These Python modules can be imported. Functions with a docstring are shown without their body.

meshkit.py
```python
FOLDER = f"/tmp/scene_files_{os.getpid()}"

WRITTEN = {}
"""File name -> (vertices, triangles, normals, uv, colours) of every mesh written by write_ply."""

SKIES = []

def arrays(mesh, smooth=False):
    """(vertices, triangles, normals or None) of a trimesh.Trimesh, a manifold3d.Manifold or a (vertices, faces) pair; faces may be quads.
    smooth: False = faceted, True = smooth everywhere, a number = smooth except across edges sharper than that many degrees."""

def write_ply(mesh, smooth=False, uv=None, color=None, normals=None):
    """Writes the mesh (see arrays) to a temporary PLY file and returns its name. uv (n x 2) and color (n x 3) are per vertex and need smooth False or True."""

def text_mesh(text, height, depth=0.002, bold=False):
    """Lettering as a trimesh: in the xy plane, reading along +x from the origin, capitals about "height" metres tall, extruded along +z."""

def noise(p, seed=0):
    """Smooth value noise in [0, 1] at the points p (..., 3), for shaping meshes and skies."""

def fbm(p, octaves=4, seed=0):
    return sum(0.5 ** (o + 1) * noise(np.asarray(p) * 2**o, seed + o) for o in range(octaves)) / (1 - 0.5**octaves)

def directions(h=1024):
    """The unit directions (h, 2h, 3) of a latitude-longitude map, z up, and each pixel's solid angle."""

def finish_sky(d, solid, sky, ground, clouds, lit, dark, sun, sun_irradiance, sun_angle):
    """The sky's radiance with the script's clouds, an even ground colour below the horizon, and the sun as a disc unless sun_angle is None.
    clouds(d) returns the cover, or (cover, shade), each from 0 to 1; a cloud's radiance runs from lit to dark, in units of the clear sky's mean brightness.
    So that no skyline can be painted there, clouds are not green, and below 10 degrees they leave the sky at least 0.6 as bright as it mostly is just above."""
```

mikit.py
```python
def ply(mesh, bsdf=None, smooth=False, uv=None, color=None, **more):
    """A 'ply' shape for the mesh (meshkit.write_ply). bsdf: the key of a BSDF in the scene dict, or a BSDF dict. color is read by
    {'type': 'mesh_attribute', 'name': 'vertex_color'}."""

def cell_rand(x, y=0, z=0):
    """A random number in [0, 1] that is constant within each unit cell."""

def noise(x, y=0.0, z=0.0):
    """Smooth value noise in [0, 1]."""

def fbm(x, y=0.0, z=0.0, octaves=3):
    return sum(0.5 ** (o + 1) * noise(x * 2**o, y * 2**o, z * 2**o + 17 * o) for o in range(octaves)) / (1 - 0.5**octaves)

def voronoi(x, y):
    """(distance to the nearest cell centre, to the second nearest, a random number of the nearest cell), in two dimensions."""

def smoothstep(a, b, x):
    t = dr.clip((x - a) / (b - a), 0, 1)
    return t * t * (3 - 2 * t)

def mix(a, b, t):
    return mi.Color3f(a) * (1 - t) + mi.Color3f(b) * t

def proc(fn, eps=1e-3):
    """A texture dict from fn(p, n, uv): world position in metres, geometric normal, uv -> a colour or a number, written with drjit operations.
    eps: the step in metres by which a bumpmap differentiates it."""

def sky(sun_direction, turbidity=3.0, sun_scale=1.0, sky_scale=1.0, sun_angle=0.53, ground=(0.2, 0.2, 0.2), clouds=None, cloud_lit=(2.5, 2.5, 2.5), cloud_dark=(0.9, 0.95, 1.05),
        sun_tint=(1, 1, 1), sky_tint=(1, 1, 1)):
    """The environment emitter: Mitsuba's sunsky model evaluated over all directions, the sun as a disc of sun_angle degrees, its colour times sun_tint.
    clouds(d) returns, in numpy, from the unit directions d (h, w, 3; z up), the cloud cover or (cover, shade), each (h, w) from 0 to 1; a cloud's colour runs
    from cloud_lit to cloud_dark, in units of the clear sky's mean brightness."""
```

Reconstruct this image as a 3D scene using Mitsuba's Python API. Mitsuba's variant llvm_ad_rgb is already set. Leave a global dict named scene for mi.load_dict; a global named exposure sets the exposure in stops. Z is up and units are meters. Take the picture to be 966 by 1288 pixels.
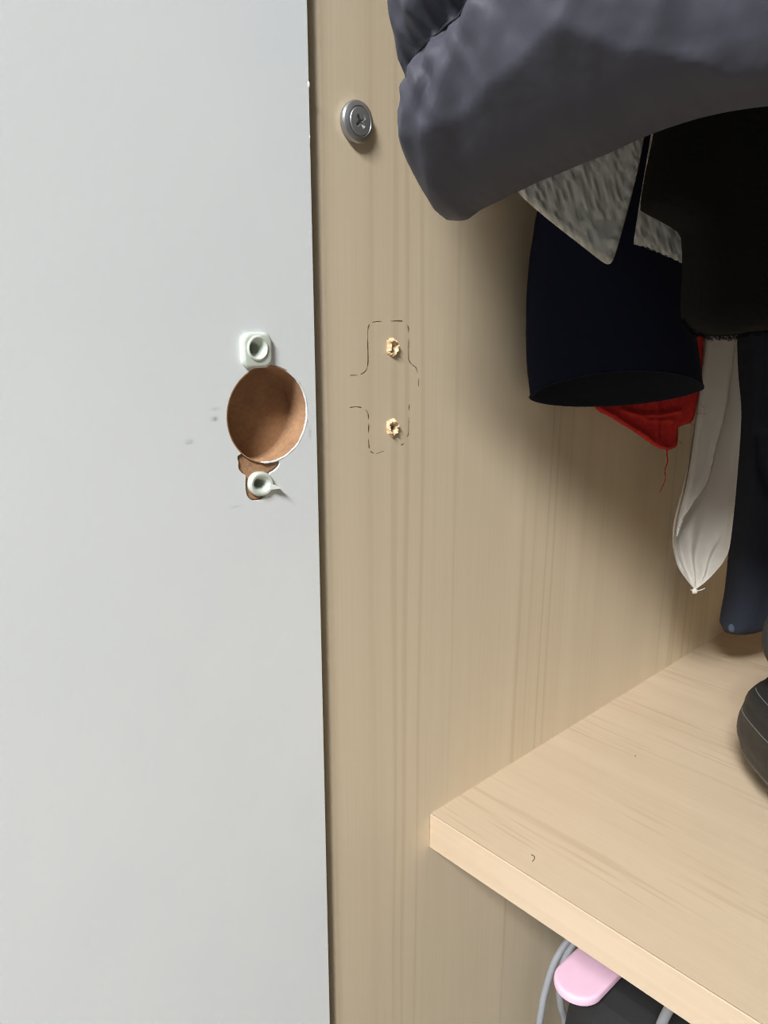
import math
import numpy as np
import trimesh
import shapely.geometry as sg
from scipy.spatial import Delaunay, cKDTree
import manifold3d as m3
import drjit as dr
import mitsuba as mi
import mikit
from mikit import noise, fbm, smoothstep, mix
import meshkit

T = mi.ScalarTransform4f
scene, labels = {}, {}
rng = np.random.default_rng(7)

# ------------------------------------------------------------------ camera, light, exposure
CAM = np.array([0.23, -0.1825, 0.85])
_a, _p = math.radians(43.0), math.radians(15.0)
FWD = np.array([-math.cos(_a) * math.cos(_p), math.sin(_a) * math.cos(_p), -math.sin(_p)])
scene['camera'] = {'type': 'perspective', 'fov': math.degrees(2 * math.atan(483 / 989.0)), 'fov_axis': 'x', 'near_clip': 0.02, 'far_clip': 20.0,
                   'to_world': T().look_at(origin=CAM.tolist(), target=(CAM + FWD).tolist(), up=[0, 0, 1])}
exposure = 0.0
LAMP = (0.80, -1.65, 2.36)          # ceiling lamp of the room, behind the camera
LAMP_SIZE = 0.60
LAMP_POWER = 142.0

# ------------------------------------------------------------------ materials
def lin(r, g, b):
    f = lambda c: (c / 255 / 12.92) if c / 255 < 0.04045 else ((c / 255 + 0.055) / 1.055) ** 2.4
    return [f(r), f(g), f(b)]


def mat(name, col, rough=0.6, tex=None, bump=None, bump_eps=3e-4, **kw):
    base = {'type': 'rgb', 'value': col} if tex is None else mikit.proc(tex)
    d = {'type': 'principled', 'base_color': base, 'roughness': rough, **kw}
    if bump is not None:
        d = {'type': 'bumpmap', 'arbitrary': mikit.proc(bump, eps=bump_eps), 'scale': 1.0, 'bsdf': d}
    scene['mat_' + name] = {'type': 'twosided', 'bsdf': d}
    return 'mat_' + name


WOOD_L, WOOD_D = lin(201, 185, 158), lin(180, 161, 132)


def panel_fn(p, n, uv):          # vertical grain: figure varies across the depth of the panel and slowly up it
    y, z = p.y, p.z
    w = y + 0.010 * (fbm(y * 18.0, z * 3.2, 5.0) - 0.5) + 0.0010 * noise(y * 160, z * 9, 2)
    broad = fbm(w * 75, z * 0.6, 1.0)
    line = noise(w * 330, z * 1.3, 3.0)
    line = smoothstep(0.62, 0.92, line) * smoothstep(0.35, 0.7, noise(w * 40, z * 2.0, 8))
    fine = noise(y * 1500, z * 22, 4.0)
    t = dr.clip(0.22 + 0.28 * (broad - 0.35) + 0.34 * line + 0.14 * (fine - 0.5), 0, 1)
    return mix(WOOD_L, WOOD_D, t)


def shelf_fn(p, n, uv):          # grain along x
    x, y, z = p.x, p.y, p.z
    w = y + 0.006 * (fbm(x * 6.0, y * 14.0, 5.0) - 0.5)
    broad = fbm(w * 80, x * 1.5, 1.0)
    line = smoothstep(0.58, 0.9, noise(w * 620, x * 26, 3.0)) * smoothstep(0.4, 0.75, noise(w * 60, x * 14, 8))
    fine = noise(y * 1600, x * 60, 4.0)
    t = dr.clip(0.2 + 0.32 * (broad - 0.35) + 0.40 * line + 0.16 * (fine - 0.5), 0, 1)
    return mix(lin(188, 169, 144), lin(168, 147, 120), t)


def band_fn(p, n, uv):
    return mix(lin(200, 178, 151), lin(191, 169, 142), fbm(p.x * 12, p.z * 420, p.y * 50))


def laminate_fn(p, n, uv):
    y, z = p.y, p.z
    base = mix(lin(221, 223, 221), lin(216, 219, 218), fbm(y * 30, z * 20, 3))
    dirt = 0.0
    for (cy, cz, sy, sz, k) in ((-0.04754, 0.81262, 0.0011, 0.0007, 0.75), (-0.05730, 0.80609, 0.0014, 0.0008, 0.40), (-0.0082, 0.8036, 0.0006, 0.0018, 0.45),
                                (-0.0093, 0.8076, 0.0005, 0.0009, 0.30), (-0.04100, 0.78169, 0.0020, 0.0004, 0.22), (-0.04686, 0.81584, 0.0016, 0.0006, 0.25)):
        dirt = dirt + k * dr.exp(-dr.square((y - cy) / sy) - dr.square((z - cz) / sz)) * (0.35 + 0.9 * noise(y * 2600, z * 2600, 2))
    return mix(base, lin(120, 120, 122), dr.clip(dirt, 0, 0.8))


def laminate_bump(p, n, uv):
    return 0.00002 * noise(p.y * 900, p.z * 900, p.x * 900)


def mdf_fn(p, n, uv):
    t = fbm(p.x * 900, p.y * 900, p.z * 900)
    s = fbm(p.x * 120, p.y * 120, p.z * 120 + 4)
    return mix(lin(176, 137, 102), lin(134, 100, 72), dr.clip(0.1 + 0.6 * t + 0.7 * (s - 0.4), 0, 1))


def raw_fn(p, n, uv):
    return mix(lin(224, 200, 164), lin(186, 146, 100), smoothstep(0.35, 0.75, fbm(p.x * 800, p.y * 900, p.z * 700)))


def nylon_fn(p, n, uv):
    return mix(lin(68, 68, 77), lin(60, 60, 68), fbm(p.x * 40, p.y * 40, p.z * 30))


def nylon_bump(p, n, uv):
    return 0.00010 * noise(p.x * 500, p.y * 500, p.z * 260) + 0.0004 * fbm(p.x * 110, p.y * 110, p.z * 50)


def knit_fn(p, n, uv):
    w = (p.x * 0.682 + p.y * 0.731) + p.z * 0.35
    gap = smoothstep(0.25, 0.62, noise(w * 820, p.z * 300, 1.0))
    return mix(lin(150, 146, 136), lin(184, 180, 168), dr.clip(gap * 0.8 + 0.2 * fbm(p.x * 300, p.y * 300, p.z * 150), 0, 1))


def knit_bump(p, n, uv):
    s = (p.x * 0.682 + p.y * 0.731)
    w = s + p.z * 0.35
    return 0.0009 * noise(w * 820, p.z * 300, 1.0) * (0.5 + noise(w * 90, p.z * 60, 2.0))


def red_fn(p, n, uv):
    s, z = p.x * 0.616 + p.y * 0.788, p.z
    a, b = (s + z * 0.8) * 95, (s - z * 0.8) * 95
    fa, fb = dr.abs(a - dr.floor(a) - 0.5), dr.abs(b - dr.floor(b) - 0.5)
    ridge = dr.maximum(smoothstep(0.40, 0.47, fa), smoothstep(0.40, 0.47, fb))
    return mix(lin(158, 22, 18), lin(186, 40, 30), dr.clip(ridge * 0.15 + 0.6 * noise(s * 900, z * 900, 3), 0, 1))


def fuzz_bump(p, n, uv):
    return 0.0005 * noise(p.x * 900, p.y * 900, p.z * 900)


def weave_bump(p, n, uv):
    return 0.00015 * noise((p.x + p.y) * 1300, p.z * 1300, 0.0)


def leather_bump(p, n, uv):
    return 0.0004 * fbm(p.x * 500, p.y * 500, p.z * 500)


mat('panel', None, 0.55, panel_fn)
mat('shelf', None, 0.5, shelf_fn)
mat('band', None, 0.5, band_fn)
mat('laminate', None, 0.42, laminate_fn, laminate_bump, 5e-4)
mat('mdf', None, 0.95, mdf_fn)
mat('raw_wood', None, 0.9, raw_fn)
mat('white_edge', lin(218, 219, 216), 0.6)
mat('plug', lin(196, 201, 190), 0.28, spec_trans=0.0, clearcoat=0.4)
mat('steel', lin(170, 170, 170), 0.42, metallic=0.9)
mat('steel_dark', lin(168, 169, 170), 0.55, metallic=0.9)
mat('dirt', lin(92, 70, 48), 0.9)
mat('nylon', None, 0.6, nylon_fn, nylon_bump, 6e-4, sheen=0.5, specular=0.3)
mat('seam', lin(34, 34, 40), 0.7)
mat('white_knit', None, 0.95, knit_fn, knit_bump, 4e-4)
mat('white_cloth', lin(196, 190, 180), 0.95)
mat('navy', lin(14, 17, 33), 0.9, None, weave_bump, 3e-4, specular=0.2)
mat('navy_inside', lin(14, 15, 22), 0.95)
mat('black_fleece', lin(22, 20, 18), 0.95, None, fuzz_bump, 5e-4, specular=0.2)
mat('black_trim', lin(14, 14, 15), 0.9)
mat('red_knit', None, 0.95, red_fn, weave_bump, 3e-4)
mat('cotton', lin(180, 173, 163), 0.95, None, weave_bump, 3e-4)
mat('denim', lin(36, 41, 53), 0.95, None, weave_bump, 3e-4)
mat('charcoal', lin(52, 51, 52), 0.95)
mat('lint', lin(72, 80, 98), 0.95)
mat('leather', lin(29, 29, 29), 0.5, None, leather_bump, 4e-4)
mat('stitch', lin(88, 88, 87), 0.8)
mat('pink', lin(226, 186, 205), 0.4, clearcoat=0.3)
mat('bag_cloth', lin(30, 29, 29), 0.9, None, weave_bump, 4e-4)
mat('cable', lin(140, 140, 143), 0.5)
mat('chrome', lin(200, 200, 200), 0.18, metallic=1.0)
mat('room_wall', lin(110, 113, 114), 0.9)
mat('room_floor', lin(100, 99, 98), 0.6)
mat('lamp_body', lin(235, 235, 235), 0.5)


# ------------------------------------------------------------------ mesh helpers
def obj(key, mesh, m, smooth=35, **more):
    base, k = key, 0
    while key in scene:
        k += 1
        key = f'{base}_{k:03d}'
    scene[key] = mikit.ply(mesh, m if m.startswith('mat_') else 'mat_' + m, smooth=smooth, **more)
    return key


def tag(key, label=None, category=None, group=None, kind=None):
    labels[key] = {k: v for k, v in (('label', label), ('category', category), ('group', group), ('kind', kind)) if v}
    return key


def box(x0, x1, y0, y1, z0, z1, r=0.0):
    if r <= 0:
        b = trimesh.creation.box((x1 - x0, y1 - y0, z1 - z0))
        b.apply_translation(((x0 + x1) / 2, (y0 + y1) / 2, (z0 + z1) / 2))
        return b
    pts = []
    for sx in (0, 1):
        for sy in (0, 1):
            for sz in (0, 1):
                c = [x0 + r if not sx else x1 - r, y0 + r if not sy else y1 - r, z0 + r if not sz else z1 - r]
                for u in np.linspace(0, math.pi / 2, 4):
                    for v in np.linspace(0, math.pi / 2, 4):
                        pts.append([c[0] + (2 * sx - 1) * r * math.cos(u) * math.cos(v), c[1] + (2 * sy - 1) * r * math.cos(u) * math.sin(v), c[2] + (2 * sz - 1) * r * math.sin(u)])
    return trimesh.convex.convex_hull(np.array(pts))


def prism_z(poly, z0, z1):
    m = trimesh.creation.extrude_polygon(poly, z1 - z0, engine='earcut')
    m.apply_translation((0, 0, z0))
    return m


def prism_x(poly_yz, x0, x1):
    """A polygon in (y, z) extruded along x."""
    m = trimesh.creation.extrude_polygon(poly_yz, x1 - x0, engine='earcut')
    v = m.vertices.copy()
    m.vertices = np.stack([v[:, 2] + x0, v[:, 0], v[:, 1]], 1)
    return m


def cut(a, *bs):
    return trimesh.boolean.difference([a, *bs], engine='manifold')


def cyl_x(y, z, r, x0, x1, n=64):
    return prism_x(sg.Point(y, z).buffer(r, n // 4), x0, x1)


def lathe_x(profile, y, z, x0=0.0, n=48, wobble=None):
    """profile: (radius, height along +x) from the outer rim to the inside; closed around +x through (y, z). wobble(k, angle) -> (dr, dh)."""
    P = np.array(profile, float)
    a = np.arange(n) / n * 2 * math.pi
    R, H = np.repeat(P[:, :1], n, 1), np.repeat(P[:, 1:], n, 1)
    if wobble is not None:
        for k in range(len(P)):
            d = wobble(k, a)
            R[k] += d[0]
            H[k] += d[1]
    R = np.maximum(R, 0)
    V = np.stack([x0 + H, y + R * np.cos(a), z + R * np.sin(a)], -1).reshape(-1, 3)
    F = []
    for k in range(len(P) - 1):
        for j in range(n):
            b, c = k * n + j, k * n + (j + 1) % n
            F += [[b, c, c + n], [b, c + n, b + n]]
    m = trimesh.Trimesh(V, F, process=True, merge_norm=True)
    m.update_faces(m.nondegenerate_faces())
    return m


def spline(pts, n=10, closed=False):
    p = np.array(pts, float)
    out, N = [], len(p)
    for i in range(N if closed else N - 1):
        if closed:
            a, b, c, d = p[(i - 1) % N], p[i], p[(i + 1) % N], p[(i + 2) % N]
        else:
            a, b, c, d = p[max(i - 1, 0)], p[i], p[i + 1], p[min(i + 2, N - 1)]
        for t in np.arange(n) / n:
            out.append(0.5 * (2 * b + (c - a) * t + (2 * a - 5 * b + 4 * c - d) * t * t + (3 * b - a - 3 * c + d) * t ** 3))
    if not closed:
        out.append(p[-1])
    return np.array(out)


def tube(path, r, n=10, ends=True):
    path = np.array(path, float)
    r = np.broadcast_to(np.asarray(r, float), (len(path),))
    d = np.gradient(path, axis=0)
    d /= np.linalg.norm(d, axis=1, keepdims=True) + 1e-12
    u = np.cross(d[0], [0.31, 0.2, 0.93])
    V = []
    for i in range(len(path)):
        u = u - d[i] * (u @ d[i])
        u /= np.linalg.norm(u) + 1e-12
        w = np.cross(d[i], u)
        a = np.arange(n) / n * 2 * math.pi
        V.append(path[i] + r[i] * (np.outer(np.cos(a), u) + np.outer(np.sin(a), w)))
    V = np.vstack(V)
    F = []
    for k in range(len(path) - 1):
        for j in range(n):
            b, c = k * n + j, k * n + (j + 1) % n
            F += [[b, c, c + n], [b, c + n, b + n]]
    V = np.vstack([V, path[:1], path[-1:]])
    for j in range(n):
        F += [[len(V) - 2, (j + 1) % n, j], [len(V) - 1, (len(path) - 1) * n + j, (len(path) - 1) * n + (j + 1) % n]]
    return trimesh.Trimesh(V, F, process=False)


def smooth01(a, b, x):
    t = np.clip((x - a) / (b - a), 0, 1)
    return t * t * (3 - 2 * t)


def line_dist(q, pl):
    """Distance of the points q to a polyline and the arc length of the nearest point."""
    best, arc, s0 = np.full(len(q), 1e9), np.zeros(len(q)), 0.0
    for a, b in zip(pl[:-1], pl[1:]):
        L = np.linalg.norm(b - a)
        t = np.clip(((q - a) @ (b - a)) / L ** 2, 0, 1)
        d = np.linalg.norm(q - a - t[:, None] * (b - a), axis=1)
        arc = np.where(d < best, s0 + t * L, arc)
        best = np.minimum(best, d)
        s0 += L
    return best, arc


RAIL_Y, RAIL_Z = 0.27, 1.40


class Cloth:
    """A hanging cloth: a plane (point, direction e, normal n towards the room) on which an outline in (s, z) metres is filled out to a body with its own
    thickness front and back; above z = 1.03 the cloth gathers towards its place on the hanging rail."""

    def __init__(self, P, e, n, slot=None, mid=0.1, z_gather=1.03):
        self.P, self.e, self.n, self.slot, self.mid, self.zg = np.array([*P, 0.0]), np.array([*e, 0.0]), np.array([*n, 0.0]), slot, mid, z_gather

    def world(self, s, z, off):
        q = self.P + np.outer(s, self.e) + np.outer(off, self.n)
        q[:, 2] = z
        if self.slot is not None:
            t = smooth01(self.zg, RAIL_Z, z)[:, None]
            top = np.stack([self.slot + off * 0.25, RAIL_Y + (s - self.mid) * 0.5, z], 1)
            q = q * (1 - t) + top * t
        return q

    def body(self, outline, h=0.003, front=None, back=None, smooth_n=6, jitter=0.0):
        """front(s, z, d) and back(s, z, d): offsets along n from the distance d to the outline."""
        poly = sg.Polygon(outline).buffer(0)
        ring = np.array(poly.exterior.coords)[:-1]
        L = poly.exterior.length
        B = np.array([poly.exterior.interpolate(t).coords[0] for t in np.arange(0, L, h)])
        x0, z0, x1, z1 = poly.bounds
        gx, gz = np.meshgrid(np.arange(x0, x1, h), np.arange(z0, z1, h * 0.866))
        gx[1::2] += h / 2
        G = np.stack([gx.ravel(), gz.ravel()], 1)
        import shapely
        inner = poly.buffer(-h * 0.6)
        G = G[shapely.contains_xy(inner, G[:, 0], G[:, 1])]
        V2 = np.vstack([B, G])
        tri = Delaunay(V2).simplices
        c = V2[tri].mean(1)
        tri = tri[shapely.contains_xy(poly.buffer(h * 0.05), c[:, 0], c[:, 1])]
        a = V2[tri]
        area = np.cross(a[:, 1] - a[:, 0], a[:, 2] - a[:, 0])
        tri = np.where(area[:, None] < 0, tri[:, ::-1], tri)[np.abs(area) > 1e-12]
        dense = np.array([poly.exterior.interpolate(t).coords[0] for t in np.arange(0, L, h / 4)])
        d = cKDTree(dense).query(V2)[0]
        nb = len(B)
        d[:nb] = 0
        f, b = front(V2[:, 0], V2[:, 1], d), back(V2[:, 0], V2[:, 1], d)
        mean = (f[:nb] + b[:nb]) / 2
        f[:nb], b[:nb] = mean, mean
        Vf, Vb = self.world(V2[:, 0], V2[:, 1], f), self.world(V2[:, 0], V2[:, 1], b)
        idx = np.arange(len(V2))
        back_idx = np.where(idx < nb, idx, idx + len(V2) - nb)
        V = np.vstack([Vf, Vb[nb:]])
        flip = np.cross(self.e, [0, 0, 1]) @ self.n > 0
        F1, F2 = (tri, tri[:, ::-1]) if flip else (tri[:, ::-1], tri)
        return trimesh.Trimesh(V, np.vstack([F1, back_idx[F2]]), process=False)


def dome(d, T, R):
    t = np.clip(d / R, 0, 1)
    return T * np.sqrt(np.maximum(0, 1 - (1 - t) ** 2))


def nz(s, z, fs, fz, seed=0, o=3):
    return meshkit.fbm(np.stack([s * fs, z * fz, 0 * s + seed * 3.7], -1), o, seed) - 0.5


# ------------------------------------------------------------------ the room (behind the camera and around the wardrobe)
for nm, b, m in (('floor', box(-1.6, 2.6, -3.0, 0.62, -0.05, 0.0), 'room_floor'), ('ceiling', box(-1.6, 2.6, -3.0, 0.62, 2.4, 2.45), 'room_wall'),
                 ('wall_back', box(-1.6, 2.6, 0.57, 0.62, 0.0, 2.4), 'room_wall'), ('wall_front', box(-1.6, 2.6, -3.05, -3.0, 0.0, 2.4), 'room_wall'),
                 ('wall_left', box(-1.65, -1.6, -3.0, 0.62, 0.0, 2.4), 'room_wall'), ('wall_right', box(2.6, 2.65, -3.0, 0.62, 0.0, 2.4), 'room_wall')):
    tag(obj(nm, b, m, smooth=False), kind='structure')

lx, ly, lz = LAMP
h = LAMP_SIZE / 2
obj('ceiling_lamp__housing', box(lx - h - .02, lx + h + .02, ly - h - .02, ly + h + .02, lz + .006, 2.4, .006), 'lamp_body')
scene['ceiling_lamp__diffuser'] = mikit.ply(trimesh.Trimesh([[lx - h, ly - h, lz], [lx + h, ly - h, lz], [lx + h, ly + h, lz], [lx - h, ly + h, lz]], [[0, 2, 1], [0, 3, 2]], process=False),
                                            'mat_lamp_body', smooth=False, emitter={'type': 'area', 'radiance': {'type': 'rgb', 'value': [LAMP_POWER * 0.98, LAMP_POWER, LAMP_POWER * 1.02]}})
tag('ceiling_lamp', 'square white ceiling lamp in the room, in front of the wardrobe', 'lamp')

# ------------------------------------------------------------------ the wardrobe
tag('wardrobe', 'light maple wardrobe with its white door opened and hinge removed', 'wardrobe')
ZT = 2.1
FR = 0.0032                                                              # rounded front edge of the side panel


def side_poly(x0, x1):
    a = np.linspace(0, math.pi / 2, 8)
    pts = [(x1 - FR + FR * math.sin(t), FR - FR * math.cos(t)) for t in a] + [(x1, 0.55), (x0, 0.55)] + [(x0 + FR - FR * math.cos(t), FR - FR * math.sin(t)) for t in a]
    return sg.Polygon(pts)


side = prism_z(side_poly(-0.018, 0.0), 0.0, ZT)
HOLES = [(0.0363, 0.8324), (0.0364, 0.8004)]
side = cut(side, *[cyl_x(y, z, 0.0011, -0.012, 0.01, 24) for y, z in HOLES], cyl_x(0.0181, 0.9120, 0.0030, -0.016, 0.01, 24))
obj('wardrobe__side_panel', side, 'panel', smooth=30)
tag('wardrobe__side_panel', 'left side panel in light maple grain with two torn screw holes')
obj('wardrobe__side_panel', prism_z(side_poly(0.900, 0.918), 0.0, ZT), 'panel', smooth=30)
obj('wardrobe__back_panel', box(-0.018, 0.918, 0.55, 0.556, 0.0, ZT), 'panel', smooth=False)
obj('wardrobe__top_panel', box(0.0, 0.90, 0.004, 0.55, ZT - 0.018, ZT), 'shelf', smooth=False)
obj('wardrobe__bottom_panel', box(0.0, 0.90, 0.004, 0.55, 0.062, 0.080), 'shelf', smooth=False)
obj('wardrobe__plinth', box(0.0, 0.90, 0.04, 0.055, 0.0, 0.062), 'shelf', smooth=False)
obj('wardrobe__shelf', box(0.0, 0.90, 0.0636, 0.55, 0.5872, 0.6062), 'shelf', smooth=False)
tag('wardrobe__shelf', 'light wooden shelf with a dark hair on it')
obj('wardrobe__shelf__edge_band', box(0.0001, 0.90, 0.0628, 0.0636, 0.5872, 0.6062, 0.0003), 'band', smooth=False)
tag('wardrobe__shelf__edge_band', 'pale edge band on the shelf front')
obj('wardrobe__shelf__hair', tube(spline([(0.0521, 0.0752, 0.60635), (0.0538, 0.0751, 0.60655), (0.0548, 0.0739, 0.6066), (0.0552, 0.0719, 0.60635)], 6), 0.00013, 6), 'seam')
tag('wardrobe__shelf__hair', 'tiny dark hair lying on the shelf')
obj('wardrobe__shelf__speck', trimesh.creation.icosphere(1, 0.0004).apply_translation((0.0424, 0.1831, 0.6063)), 'dirt')
obj('wardrobe__hanging_rail', trimesh.creation.cylinder(0.011, 0.90, 32).apply_transform(trimesh.transformations.rotation_matrix(math.pi / 2, [0, 1, 0])).apply_translation((0.45, RAIL_Y, RAIL_Z)), 'chrome')


# torn screw holes in the panel
def crater(y, z, seed):
    def wob(k, a):
        w = np.stack([np.cos(a) * 2.2, np.sin(a) * 2.2, 0 * a + seed], -1)
        n1, n2 = meshkit.fbm(w * 1.3, 3, seed) - 0.5, meshkit.fbm(w * 2.2 + 7, 3, seed + 1) - 0.5
        up = [0.0, 0.3, 1.0, 1.0, 0.5, 0.0, 0.0][k]
        return n1 * [0.0026, 0.0024, 0.0020, 0.0012, 0.0008, 0.0001, 0.0][k] + [0.0006, 0.0006, 0.0005, 0.0004, 0.0001, 0.0, 0.0][k] * np.abs(np.sin(a)), np.maximum(n2 * 0.0042, -0.0014) * up
    prof = [(0.0031, -0.0002), (0.0028, 0.0005), (0.0025, 0.0014), (0.0021, 0.0017), (0.0016, 0.0006), (0.0011, -0.005), (0.0, -0.008)]
    return lathe_x(prof, y, z, 0, 40, wob)


for i, (y, z) in enumerate(HOLES):
    k = obj('wardrobe__side_panel__screw_hole', crater(y, z, 3 + 5 * i), 'raw_wood', smooth=50)
    tag(k, 'torn pale wood fibres around an empty screw hole')

# outline of the removed hinge plate: broken grimy line
OUT = [[(0.0142, .8228), (0.0178, .8227), (0.0206, .8231), (0.0228, .8247), (0.0235, .8275), (0.0235, .8310), (0.0234, .8345), (0.0235, .8390), (0.0243, .8413), (0.0265, .8423), (0.0310, .8425),
        (0.0360, .8425), (0.0400, .8425), (0.0434, .8420), (0.0452, .8400), (0.0455, .8360), (0.0455, .8300), (0.0457, .8272), (0.0474, .8252), (0.0500, .8235), (0.0512, .8200), (0.0514, .8160)],
       [(0.0140, .8106), (0.0170, .8106), (0.0205, .8098), (0.0230, .8080), (0.0237, .8050), (0.0236, .8000), (0.0237, .7950), (0.0245, .7925), (0.0262, .7912), (0.0285, .7909), (0.0320, .7914),
        (0.0360, .7919), (0.0410, .7925), (0.0438, .7935), (0.0456, .7965), (0.0459, .8000), (0.0459, .8050), (0.0462, .8090)]]
dash = []
for pl in OUT:
    c = spline(pl, 12)
    c = np.stack([np.interp(np.linspace(0, 1, 150), np.linspace(0, 1, len(c)), c[:, i]) for i in (0, 1)], 1)
    on = meshkit.noise(np.stack([np.arange(150) * 0.22, np.zeros(150), np.zeros(150) + len(dash)], -1), 5)
    w = 0.00009 + 0.00030 * np.clip(on - 0.25, 0, 1)
    i = 0
    while i < 149:
        j = i
        while j < 149 and on[j] > 0.30:
            j += 1
        if j - i > 2:
            q = c[i:j + 1]
            d = np.gradient(q, axis=0)
            d /= np.linalg.norm(d, axis=1, keepdims=True)
            nrm = np.stack([-d[:, 1], d[:, 0]], 1)
            ww = (w[i:j + 1] * np.minimum(1, np.minimum(np.arange(j - i + 1), np.arange(j - i + 1)[::-1]) / 2 + 0.3))[:, None]
            a, b = q + nrm * ww, q - nrm * ww
            N = len(q)
            V = np.vstack([np.column_stack([np.full(N, 0.00006), a]), np.column_stack([np.full(N, 0.00006), b]), np.column_stack([np.full(N, -0.0001), a]), np.column_stack([np.full(N, -0.0001), b])])
            F = []
            for t in range(N - 1):
                F += [[t, t + 1, N + t + 1], [t, N + t + 1, N + t], [t, 2 * N + t + 1, t + 1], [t, 2 * N + t, 2 * N + t + 1], [N + t, N + t + 1, 3 * N + t + 1], [N + t, 3 * N + t + 1, 3 * N + t]]
            dash.append(trimesh.Trimesh(V, F, process=False))
        i = j + 1
obj('wardrobe__side_panel__plate_mark', trimesh.util.concatenate(dash), 'dirt', smooth=False)
tag('wardrobe__side_panel__plate_mark', 'grimy outline left by the removed hinge plate')

# connector bolt: domed cup washer with a cross-head screw
BY, BZ = 0.0178, 0.9112
tag(obj('wardrobe__connector_bolt', lathe_x([(0.0066, -0.0002), (0.0070, 0.0004), (0.0071, 0.0016), (0.0067, 0.0024), (0.0056, 0.0030), (0.0051, 0.0031), (0.0049, 0.0029), (0.0048, 0.0020), (0.0, 0.0018)], BY, BZ, 0, 64), 'steel', smooth=28),
    'grey metal washer and cross-head screw near the panel edge')
head = lathe_x([(0.0047, 0.0018), (0.0047, 0.0029), (0.0045, 0.0032), (0.0025, 0.0034), (0.0, 0.0034)], BY, BZ, 0, 48)
head = trimesh.boolean.union([trimesh.convex.convex_hull(head.vertices)], engine='manifold')
arms = []
for ang in (math.radians(38), math.radians(128)):
    c, s = math.cos(ang), math.sin(ang)
    q = []
    for L, W, X in ((0.0031, 0.00085, 0.0040), (0.0012, 0.0003, 0.0019)):
        for a in (-1, 1):
            for b in (-1, 1):
                q.append([X, BY + a * L * c - b * W * s, BZ + a * L * s + b * W * c])
    arms.append(trimesh.convex.convex_hull(np.array(q)))
obj('wardrobe__connector_bolt__screw', cut(head, *arms), 'steel_dark', smooth=25)
tag('wardrobe__connector_bolt__screw', 'cross-head screw in the washer')

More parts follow.
